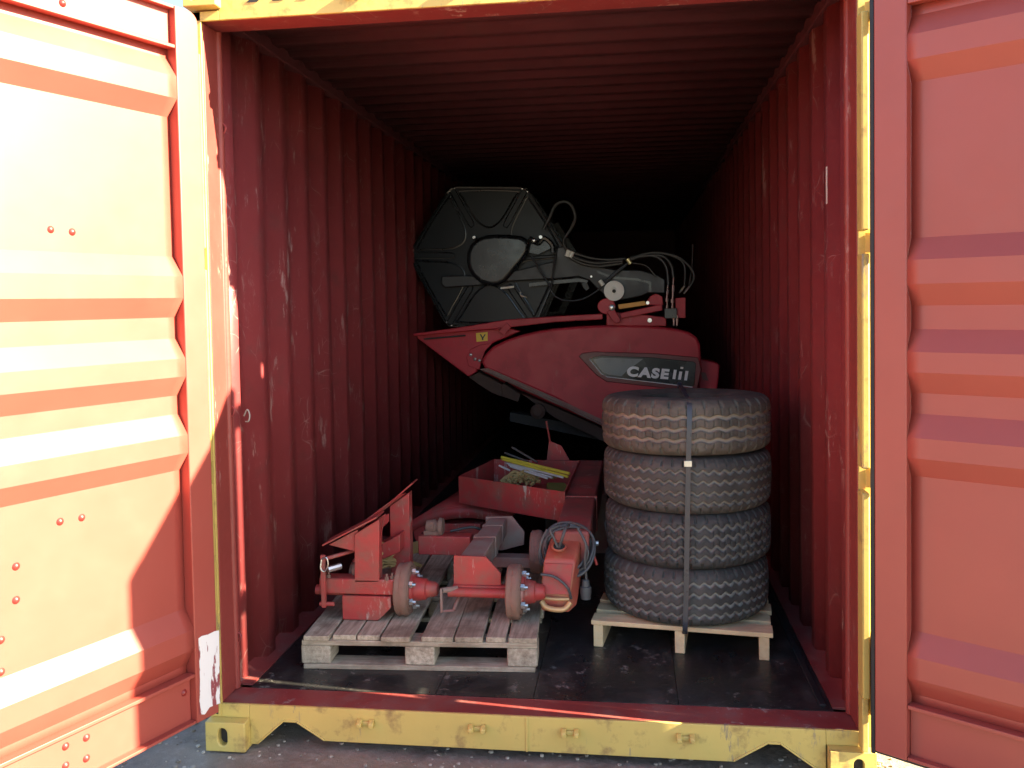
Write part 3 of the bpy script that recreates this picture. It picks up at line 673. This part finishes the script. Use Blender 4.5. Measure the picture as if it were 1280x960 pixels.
# cable wound round the coupling
CB = MB(); base = P(712,668,.78)
for k in range(13):
    pts = []; ry = .07+random.uniform(-.012,.015); rx = .105+random.uniform(-.015,.012); ph = random.uniform(0,6)
    cx_ = .112+random.uniform(-.012,.012); cz_ = .585+random.uniform(-.02,.02); cyy = .765+random.uniform(-.03,.03)
    for t in range(14):
        a = t*2*math.pi/14+ph; pts.append(Vector((cx_+rx*math.cos(a), cyy+.05*math.sin(a*1)+.02*math.sin(2*a+ph), cz_+(ry if math.sin(a) > 0 else ry*1.6)*math.sin(a))))
    pts.append(pts[0]); CB.tube(pts, .0058, 7, smooth=4)
CB.tube([P(697,684,.665),P(692,672,.66),P(688,662,.67),P(700,657,.70)], .006, 8, smooth=5)
CB.tube([P(699,684,.665),P(703,672,.65),P(707,660,.67),P(711,656,.72)], .007, 8, smooth=5)
CB.tube([P(676,718,.60),P(690,720,.598),P(702,727,.596),P(710,736,.6),P(714,748,.62)], .006, 8, smooth=6)
CB.tube([P(722,660,.70),P(732,680,.68),P(731,700,.68),P(733,725,.69)], .006, 8, smooth=6)
CB.tube([P(728,670,.72),P(735,690,.70),P(730,706,.70),P(724,716,.74)], .006, 8, smooth=6)
CB.tube([P(684,662,.72),P(677,676,.70),P(674,694,.70),P(677,706,.72)], .006, 8, smooth=6)
cb = CB.build('electric_cable', M['cable']); tag(cb, 'grey electric cable coiled over the drawbar coupling head', 'cable')
b = MB(); pc = P(732,727,.69); b.lathe(pc+Vector((0,0,.01)), (0,0,-1), [(0,.012),(.004,.016),(.03,.017),(.032,.024),(.06,.025),(.075,.022),(.085,.022)], 16); b.build('plug', M['cable'], cb)

TR = empty('steel_tray', (-.2,1.7,.56), 'open red steel tray beside the drawbar holding rods', 'tray')
z_ = .705; tz = .555
A_ = PZ(573,595,z_); B_ = PZ(706,615,z_); C_ = PZ(725,576,z_); E_ = PZ(617,574,z_)
def wall(b, p, q, th, zb, zt):
    d = (q-p); d.z = 0; nn = Vector((-d.y, d.x, 0)).normalized()*th
    b.prism([Vector((p.x,p.y,zb)), Vector((q.x,q.y,zb)), Vector((q.x,q.y,zt)), Vector((p.x,p.y,zt))], nn)
for p, q in ((A_,B_),(B_,C_),(C_,E_),(E_,A_)):
    b = MB(); wall(b, p, q, .005, tz, z_); b.build('side_plate', c, TR, .001)
b = MB(); b.prism([Vector((v.x,v.y,tz-.004)) for v in (A_,B_,C_,E_)], (0,0,.004)); b.build('base_plate', c, TR)
for q in (A_.x+.12, B_.x-.16):
    b = MB(); b.box((q,1.9,SZ), (q+.06,2.0,tz-.004)); b.build('support_leg', M['dark'], TR)
b = MB(); gp = C_.lerp(E_, .25); b.prism([gp+Vector((-.07,.006,0)), gp+Vector((.07,.006,0)), gp+Vector((.02,.006,.09)), gp+Vector((-.055,.006,.12))], (0,.008,0)); b.tube([gp+Vector((-.045,.01,.1)), gp+Vector((-.07,.01,.24))], .006, 6); b.build('rear_bracket', c, TR)
# rods in the tray
def rod(px0, py0, px1, py1, r, mat, label, y0=1.95, y1=1.72, name='rod'):
    b = MB(); b.tube([P(px0,py0,y0), P(px1,py1,y1)], r, 8); tag(b.build(name, mat), label, 'rod', 'rods lying across the tray')
rod(627,571.5,712,592,.0085,M['rod_yellow'],'upper of the two bright yellow rods across the tray')
rod(628,574,710,596,.0075,M['rod_yellow'],'lower bright yellow rod, just under the upper yellow one')
rod(634,579,704,597,.006,M['rod_white'],'white rod lying right below the yellow pair')
rod(636,581,690,597,.006,M['rod_white'],'pale grey rod between the white rod and the short one',1.93,1.72)
rod(638,583,684,598,.006,M['rod_white'],'lowest of the long pale rods in the tray',1.91,1.71)
rod(624,582,637,588,.006,M['rod_white'],'short pale rod at the left end of the tray',1.95,1.90)
rod(640,559,672,578,.006,M['rod_dark'],'dark thin rod sticking up highest out of the tray',2.05,1.95)
rod(631,566,660,577,.006,M['rod_dark'],'thin dark rod just behind the yellow rods',2.02,1.95)
b = MB()
for k in range(22):
    p0 = P(random.uniform(622,668), random.uniform(591,602), 1.80); ln = random.uniform(.05,.14); a = random.uniform(-.6,.6)
    b.tube([p0+Vector((0,0,-.03)), p0+Vector((ln*.5*math.cos(a),ln*.3,random.uniform(0,.02)-.01)), p0+Vector((ln*math.cos(a),ln*.5*math.sin(a),-.01))], random.uniform(.006,.012), 6, smooth=3)
o = b.build('wood_offcuts', M['grass_yellow']); tag(o, 'heap of yellow brown offcuts lying in the tray', 'offcuts', kind='stuff')
b = MB(); pg = [P(683,600,1.66),P(706,600,1.66),P(712,606,1.6),P(700,614,1.5),P(684,609,1.55)]
bm_pts = [v+Vector((0,0,-.012)) for v in pg]; b.prism(bm_pts, (0,0,-.03)); tag(b.build('cloth_rag', M['olive'], None, .008, 3), 'olive rag bundled in the right corner of the tray', 'rag')

# ---------------------------------------------------------------- wheel and steel bracket behind the tyres
GB = empty('steel_bracket', (.35,1.4,SZ), 'grey steel bracket with a bolt hole left of the tyre stack', 'bracket')
b = MB(); b.prism([P(755,655,1.35),P(759,645,1.35),P(766,639,1.35),P(790,645,1.35),P(790,680,1.35),P(760,674,1.35)], (0,.02,0)); b.build('lug_plate', M['grey_steel'], GB, .003)
b = MB(); b.lathe(P(764,661,1.348), (0,-1,0), [(0,.012),(.003,.012)], 16); b.build('bolt_hole', M['dark'], GB)
b = MB(); b.prism([P(763,580,1.7),P(772,566,1.7),P(800,566,1.7),P(800,650,1.7),P(768,650,1.7),P(762,620,1.7)], (0,.3,0)); b.build('mounting_box', M['arm'], GB, .02, 3)
b = MB(); b.box((.33,1.40,SZ), (.45,1.48,.62)); b.build('stand_post', M['dark'], GB, .004)

# ---------------------------------------------------------------- combine header
Y = 3.2
def Z3(x, y): return (490+x/2.742, 210+y/2.742)
def poly(l, y): return [P(*Z3(a, b_), y) for a, b_ in l]
CH = empty('combine_header', (0,3.6,SZ), 'red combine harvester header with black hexagonal reel, standing crosswise', 'combine header')
R_ = M['mach_red']
sh = [(306,665),(318,640),(345,612),(390,590),(440,573),(500,559),(560,550),(640,543),(700,540),(780,538),(860,540),(930,545),(985,553),(1020,563),(1045,580),(1056,605),(1060,650),(1052,700),(1042,760),(1020,900),(900,945),(740,880),(640,835),(560,790),(450,742),(350,700),(318,688)]
b = MB(); b.prism(poly(sh, Y), (0,.16,0)); b.build('side_shield', R_, CH, .018, 3, angle=60)
# bright pressed edge of the shield
b = MB(); b.prism(poly([(300,690),(330,686),(740,868),(900,935),(900,950),(740,888)], Y+.0)+[], (0,.02,0)); 
b.tube(poly([(312,690),(350,706),(450,750),(560,798),(640,842),(740,888),(860,940)], Y-.004), .008, 8); b.build('shield_edge', M['chassis_dusty'], CH)
# snout
b = MB(); b.prism(poly([(70,572),(110,566),(390,545),(440,560),(345,600),(300,640),(290,700),(262,716)], Y+.06), (0,.12,0)); b.build('divider_snout', R_, CH, .012, 3)
b = MB(); b.prism(poly([(255,650),(268,622),(300,606),(345,600),(318,628),(306,665),(300,692),(262,680)], Y+.045), (0,.03,0)); b.build('hinge_plate', R_, CH, .005)
b = MB()
for x, y in ((285,655),(300,660),(270,640)): b.lathe(P(*Z3(x,y), Y+.045), (0,-1,0), [(0,.012),(.006,.012),(.010,.006),(.0105,.0001)], 10)
b.build('bolt', M['chrome'], CH)
b = MB(); b.prism(poly([(70,568),(76,576),(180,566),(390,548),(560,528),(722,519),(722,499),(560,508),(392,520),(220,548)], Y-.02), (0,.07,0)); b.build('top_rail', R_, CH, .006)
b = MB(); b.prism(poly([(108,584),(250,572),(250,577),(110,589)], Y+.03), (0,.02,0)); b.build('rail_slot', M['dark'], CH)
b = MB(); b.prism(poly([(366,560),(392,530),(408,545),(385,573)], Y-.03), (0,.012,0)); b.tube(poly([(352,556),(372,548)], Y-.03), .008, 6); b.build('rail_clamp', R_, CH, .002)
b = MB(); b.prism(poly([(262,716),(300,700),(378,742),(378,785),(340,770),(290,738)], Y+.10), (0,.2,0)); b.prism(poly([(375,742),(384,738),(440,776),(432,802),(378,784)], Y+.07), (0,.15,0))
b.prism(poly([(440,772),(560,820),(740,900),(900,960),(900,1010),(740,945),(560,858)], Y+.12), (0,.4,0)); b.build('cutterbar_skid', M['grimy'], CH, .006)
b = MB(); b.lathe(P(*Z3(500,835), Y+.05), (0,-1,0), [(-.1,.05),(0,.055),(.02,.03)], 18); b.build('skid_roller', M['grimy'], CH)
b = MB(); b.prism(poly([(404,838),(700,890),(1000,960),(1000,1010),(700,930),(404,868)], Y+.3), (0,.15,0)); b.build('lower_beam', M['dark'], CH)
# yellow warning label
o = MB().add(poly([(288,566),(328,562),(328,592),(290,596)], Y+.056), [(0,1,2,3)]); b = MB(); b.prism(poly([(288,566),(328,562),(328,592),(290,596)], Y+.056), (0,-.002,0)); wl = b.build('warning_label', M['sticker'], CH)
b = MB(); b.prism(poly([(301,570),(305,569),(311,580),(318,569),(321,571),(313,584),(313,590),(308,590),(308,583)], Y+.0525), (0,-.0012,0)); b.build('warning_mark', M['black_print'], wl)
# recess and badge
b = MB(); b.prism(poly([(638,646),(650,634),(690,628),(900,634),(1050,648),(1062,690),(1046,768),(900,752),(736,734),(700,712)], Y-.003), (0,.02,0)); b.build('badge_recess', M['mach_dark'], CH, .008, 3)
b = MB(); b.prism(poly([(676,655),(690,648),(720,643),(900,650),(1034,664),(1042,672),(1036,746),(1028,750),(900,734),(738,715),(718,705)], Y-.006), (0,.012,0)); bd = b.build('badge', M['badge'], CH, .003, 2)
b = MB(); b.prism(poly([(688,656),(722,650),(860,655),(800,700),(786,714),(742,708),(722,700)], Y-.0075), (0,.0012,0)); b.build('painted_badge_sheen', M['badge_grey'], bd)  # reflection on the badge's left part, painted as a grey patch
b = MB(); b.tube(poly([(676,655),(718,705),(738,716),(900,735),(1030,751)], Y-.008), .0035, 6); b.build('badge_trim', M['letter'], bd)
fc = bpy.data.curves.new('t', 'FONT'); fc.body = 'CASE'; fc.extrude = .0; fc.offset = .055; fc.shear = .12; fc.space_character = 1.2
to = bpy.data.objects.new('t', fc); COL.objects.link(to); bpy.context.view_layer.update()
me = bpy.data.meshes.new_from_object(to.evaluated_get(bpy.context.evaluated_depsgraph_get())); bpy.data.objects.remove(to)
xs_ = [v.co.x for v in me.vertices]; ys_ = [v.co.y for v in me.vertices]; x0, x1, y0, y1 = min(xs_), max(xs_), min(ys_), max(ys_)
tlc, trc, blc = poly([(806,678)], Y-.010)[0], poly([(952,689)], Y-.010)[0], poly([(805,714)], Y-.010)[0]
bm = bmesh.new(); bm.from_mesh(me)
for v in bm.verts:
    u, t = (v.co.x-x0)/(x1-x0), (v.co.y-y0)/(y1-y0); v.co = blc+(trc-tlc)*u+(tlc-blc)*t
ex = bmesh.ops.extrude_face_region(bm, geom=bm.faces[:])
for v in [g_ for g_ in ex['geom'] if isinstance(g_, bmesh.types.BMVert)]: v.co.y -= .003
b = MB(); bm.verts.ensure_lookup_table(); bm.verts.index_update(); b.v = [v.co.copy() for v in bm.verts]; b.f = [tuple(v.index for v in f.verts) for f in bm.faces]; bm.free()
b.build('lettering', M['letter'], bd, angle=30)
b = MB()
for x, top_ in ((963,691),(982,693),(1003,695)):
    b.prism(poly([(x+3,top_+(4 if x==982 else 0)),(x+13,top_+(5 if x==982 else 1)),(x+8,724+(x-963)*.11),(x-2,723+(x-963)*.11)], Y-.010), (0,-.003,0))
b.prism(poly([(989,681),(999,682),(998,689),(988,688)], Y-.010), (0,-.003,0)); b.build('emblem', M['letter'], bd)
b = MB(); b.prism(poly([(1056,655),(1100,664),(1122,672),(1122,700),(1114,765),(1112,900),(1040,900),(1050,745)], Y+.14), (0,.3,0)); b.build('rear_panel', R_, CH, .01)
b = MB(); b.prism(poly([(1058,700),(1075,702),(1085,730),(1066,726)], Y+.13), (0,.01,0)); b.build('rear_latch', M['mach_dark'], CH)
# reel: six-sided end discs, bats behind
HX = [(195,60),(460,62),(600,285),(492,540),(185,547),(48,298)]
cen = P(*Z3(330,300), Y-.02)
def hexpts(y, k=1.): 
    q = [P(*Z3(a, b_), Y-.02) for a, b_ in HX]; return [Vector((cen.x+(v.x-cen.x)*k, y, cen.z+(v.z-cen.z)*k)) for v in q]
hv = hexpts(Y+.02)
def chamf(h, r=.05):
    out = []
    for i, v in enumerate(h):
        a, c_ = h[i-1], h[(i+1)%6]; out += [v+(a-v).normalized()*r, v+((a-v).normalized()+(c_-v).normalized())*r*.28, v+(c_-v).normalized()*r]
    return out
b = MB(); b.prism(chamf(hv), (0,.02,0)); disc = b.build('reel_disc', M['reel_panel'], CH, .004)
for i in range(6):
    v0, v1 = hv[i], hv[(i+1)%6]; cc = Vector((cen.x, Y+.02, cen.z)); mid = (v0+v1)/2
    # raised spoke frame: rounded triangular outline in every sector
    a0 = cc.lerp(v0, .90)+(mid-cc).normalized()*.0; a1 = cc.lerp(v1, .90)
    lat = (v1-v0).normalized(); up = (mid-cc); yo = Vector((0,-.004,0)); hw = (v1-v0).length/2
    def q_(a, t): return cc+up*t+lat*(a*hw*t)+yo
    path = [q_(-.80,.93),q_(0,.945),q_(.80,.93),q_(.83,.89),q_(.79,.80),q_(.72,.62),q_(.58,.50),q_(.30,.43),q_(0,.41),q_(-.30,.43),q_(-.58,.50),q_(-.72,.62),q_(-.79,.80),q_(-.83,.89),q_(-.80,.93)]
    b = MB(); b.tube(path, .0075, 6, smooth=4)
    b.build('pressed_rib', M['reel'], disc)
    b = MB(); sv0 = cc.lerp(v0, .42)+yo; sv1 = cc.lerp(v0, .94)+yo; pr = (sv1-sv0).normalized().cross(Vector((0,1,0)))*.016
    lp = [sv0+pr*.9, sv0.lerp(sv1,.1)+pr*1.3, sv1+pr*1.3, sv1+(sv1-sv0).normalized()*.012, sv1-pr*1.3, sv0.lerp(sv1,.1)-pr*1.3, sv0-pr*.9]; b.tube(lp+[lp[0]], .004, 6); b.build('spoke_rib', M['reel'], disc)
b = MB(); rim = chamf([cc.lerp(v, .985)+Vector((0,-.003,0)) for v in hv]); b.tube(rim+[rim[0]], .009, 6); b.build('rim_rib', M['reel'], disc)
for v in hv:
    for dd in (-1, 1):
        b = MB(); q = cc.lerp(v, .95)+(v-cc).cross(Vector((0,1,0))).normalized()*.022*dd; b.lathe(q+Vector((0,-.002,0)), (0,-1,0), [(0,.008),(.006,.008),(.009,.004),(.0092,.0001)], 8); b.build('bolt', M['chrome'], disc)
for yy in (Y+.26, Y+.5, Y+2.6):
    b = MB(); h2 = chamf(hexpts(yy)); h3 = chamf(hexpts(yy, .86)); n = len(h2)
    b.add(h2+h3+[v+Vector((0,.025,0)) for v in h2+h3], [(i,(i+1)%n,n+(i+1)%n,n+i) for i in range(n)]+[(2*n+i,2*n+(i+1)%n,3*n+(i+1)%n,3*n+i) for i in range(n)]+[(i,(i+1)%n,2*n+(i+1)%n,2*n+i) for i in range(n)]+[(n+i,n+(i+1)%n,3*n+(i+1)%n,3*n+i) for i in range(n)])
    b.build('reel_disc', M['reel'], CH, .002)
for v in hexpts(Y+.05, .95):
    b = MB(); b.tube([v, v+Vector((0,5.0,0))], .022, 10); b.build('reel_bat', M['arm'], CH)
b = MB(); b.tube([Vector((cen.x,Y+.04,cen.z)), Vector((cen.x,Y+5,cen.z))], .06, 14); b.build('reel_shaft', M['arm'], CH)
# boss cover
bc = [(255,320),(256,290),(268,262),(288,242),(315,231),(350,227),(400,228),(440,232),(462,244),(470,262),(466,290),(448,318),(424,345),(405,368),(388,388),(362,402),(335,403),(300,394),(276,372),(260,346)]
b = MB(); b.prism(poly(bc, Y-.10), (0,.10,0)); b.build('drive_cover', M['reel'], CH, .03, 4)
# arm
b = MB(); b.prism(poly([(170,370),(262,368),(300,372),(430,350),(470,340),(560,318),(566,272),(590,268),(640,300),(680,330),(760,348),(850,350),(910,366),(936,382),(936,430),(880,428),(850,440),(790,452),(745,448),(710,420),(676,385),(640,372),(560,380),(400,388),(300,402),(180,410),(168,396)], Y-.05), (0,.09,0)); arm = b.build('reel_arm', M['arm'], CH, .008, 3)
b = MB(); b.prism(poly([(470,395),(560,385),(640,378),(672,385),(668,394),(640,390),(560,397),(470,407)], Y-.052), (0,.012,0)); b.prism(poly([(700,350),(760,372),(840,378),(888,390),(890,425),(880,425),(880,396),(838,386),(756,380),(704,360)], Y-.053), (0,.012,0)); b.build('arm_flange', M['reel'], arm)
b = MB(); b.tube(poly([(476,300),(545,412)], Y-.10), .007, 8); b.tube(poly([(560,300),(545,412)], Y-.10), .007, 8); b.build('stay_bar', M['arm'], CH)
b = MB(); b.tube(poly([(372,412),(418,407)], Y-.12), .008, 8); b.build('pin', M['white'], CH)
b = MB(); b.tube(poly([(440,425),(442,436),(462,443)], Y-.11), .006, 8, smooth=3); b.lathe(P(*Z3(487,249), Y-.06), (0,-1,0), [(0,.018),(.02,.018),(.03,.008),(.031,.0001)], 12); b.lathe(P(*Z3(510,237), Y-.06), (0,-1,0), [(0,.012),(.02,.012)], 10); b.lathe(P(*Z3(282,238), Y-.03), (0,-1,0), [(0,.012),(.012,.010)], 10); b.build('fitting', M['chrome'], CH)
b = MB(); b.tube(poly([(470,240),(500,258),(520,240),(548,262),(552,290)], Y-.05), .018, 8, smooth=5); b.prism(poly([(476,262),(530,250),(545,275),(500,296),(470,290)], Y-.04), (0,.05,0)); b.build('gearbox', M['reel'], CH)
b = MB(); b.lathe(P(*Z3(761,421), Y-.09), (0,-1,0), [(-.03,.066),(0,.070),(.012,.071),(.016,.062),(.012,.035),(.016,.022),(.018,.015),(.006,.014)], 32); wr = b.build('guide_roller', M['white'], CH)
b = MB(); b.lathe(P(*Z3(761,422), Y-.108), (0,-1,0), [(0,.013),(.003,.013)], 12); b.build('roller_bore', M['dark'], wr)
# lift links
b = MB(); k_ = [(705+0,476)]; circ = [(735+31*math.cos(a*math.pi/8), 474+27*math.sin(a*math.pi/8)) for a in range(16)]
b.prism(poly(circ, Y-.09), (0,.03,0)); b.prism(poly([(735,492),(760,480),(786,524),(770,534),(752,520)], Y-.095), (0,.03,0)); b.prism(poly([(780,498),(925,466),(928,488),(786,516)], Y-.07), (0,.05,0)); b.prism(poly([(866,470),(884,440),(905,430),(926,440),(930,470)], Y-.07), (0,.04,0)); b.prism(poly([(735,492),(880,505),(940,512),(940,542),(735,540)], Y-.02), (0,.1,0)); b.build('lift_link', R_, CH, .005)
b = MB(); b.prism(poly([(774,468),(866,455),(872,470),(778,484)], Y-.11), (0,.03,0)); b.build('safety_lock', M['lock_yellow'], CH, .004)
b = MB(); b.lathe(P(*Z3(754,478), Y-.09), (0,-1,0), [(0,.022),(.015,.022),(.02,.01),(.0205,.0001)], 12); b.lathe(P(*Z3(876,462), Y-.12), (0,-1,0), [(0,.012),(.015,.012)], 8); b.lathe(P(*Z3(883,522), Y-.03), (0,-1,0), [(0,.016),(.015,.016)], 8); b.build('pivot_pin', M['chrome'], CH)
# coupler block and couplers
b = MB(); b.prism(poly([(972,446),(1006,444),(1006,514),(972,514)], Y-.08), (0,.06,0)); b.build('coupler_block', R_, CH, .003)
for (xa_, ya_, xb_, yb_) in ((946,402,942,452),(965,376,962,454),(984,428,1003,404),(1000,430,1020,406),(944,452,942,514),(962,454,960,516),(967,505,966,540),(978,505,977,540)):
    b = MB(); p0, p1 = poly([(xa_,ya_),(xb_,yb_)], Y-.10); b.tube([p0, p0.lerp(p1,.3), p0.lerp(p1,.31), p0.lerp(p1,.6), p0.lerp(p1,.61), p1], [.006,.006,.009,.009,.007,.007], 8); b.build('hydraulic_coupler', M['chrome'], CH)
b = MB(); b.lathe(P(*Z3(943,452), Y-.11), (0,0,1), [(-.012,.012),(.012,.012)], 8); b.lathe(P(*Z3(961,456), Y-.11), (0,0,1), [(-.012,.012),(.012,.012)], 8); b.build('coupler_nut', M['chrome'], CH)
b = MB(); b.box(P(*Z3(934,516), Y-.11), P(*Z3(975,480), Y-.06)); b.build('coupler_bracket', M['reel'], CH, .003)
# hoses
def hose(l, r, y=Y-.09):
    b = MB(); b.tube(poly(l, y), r, 9, smooth=7); b.build('hydraulic_hose', M['hose'], CH)
hose([(604,292),(588,250),(612,210),(628,170),(615,130),(590,116),(560,128),(540,170),(520,210)], .012)
hose([(612,296),(640,312),(700,325),(790,318)], .013); hose([(600,300),(650,326),(710,336),(790,326)], .013)
hose([(620,290),(680,308),(740,314),(800,310)], .011)
hose([(815,310),(860,300),(910,306),(940,340),(947,400)], .011); hose([(815,316),(850,304),(920,300),(955,330),(965,378)], .011)
hose([(820,308),(880,292),(950,298),(1000,330),(1003,404)], .008); hose([(820,306),(900,290),(980,305),(1028,350),(1034,380),(1020,406)], .009)
hose([(1030,262),(1030,300),(1027,350),(1018,400)], .005); hose([(820,325),(870,335),(905,372)], .006)
hose([(810,325),(770,355),(735,385),(712,392)], .010); hose([(540,412),(560,440),(600,455),(650,450),(690,430),(720,405)], .007); hose([(800,335),(760,368),(725,400)], .009)
for l in ([(598,303),(606,282)], [(610,306),(620,287)], [(806,312),(818,328)], [(712,385),(724,402)]):
    b = MB(); b.tube(poly(l, Y-.105), .015, 10); b.build('hose_ferrule', M['brass'] if l[0][0] > 800 else M['white'], CH)
b = MB(); b.lathe(P(*Z3(683,372), Y-.055), (0,-1,0), [(0,.008),(.006,.007)], 8); b.build('bolt', M['chrome'], CH)
b = MB(); b.prism(poly([(650,395),(668,392),(676,412),(666,420),(654,408)], Y-.04), (0,.04,0)); b.build('arm_stop', M['arm'], CH)
# trough of the header running back into the container and the stand that carries it
b = MB(); b.prism(poly([(300,700),(420,590),(560,565),(900,556),(1040,590),(1050,750),(1000,900),(740,900),(500,790)], Y+.2), (0,5.2,0)); b.build('header_trough', R_, CH, .03)
b = MB()
for yy in (Y+.45, Y+4.5):
    for x in (.32,.95): b.box((x,yy,SZ), (x+.08,yy+.08,.78))
    b.box((.1,yy,.62), (1.03,yy+.08,.70))
b.build('support_stand', M['dark'], CH, .004)
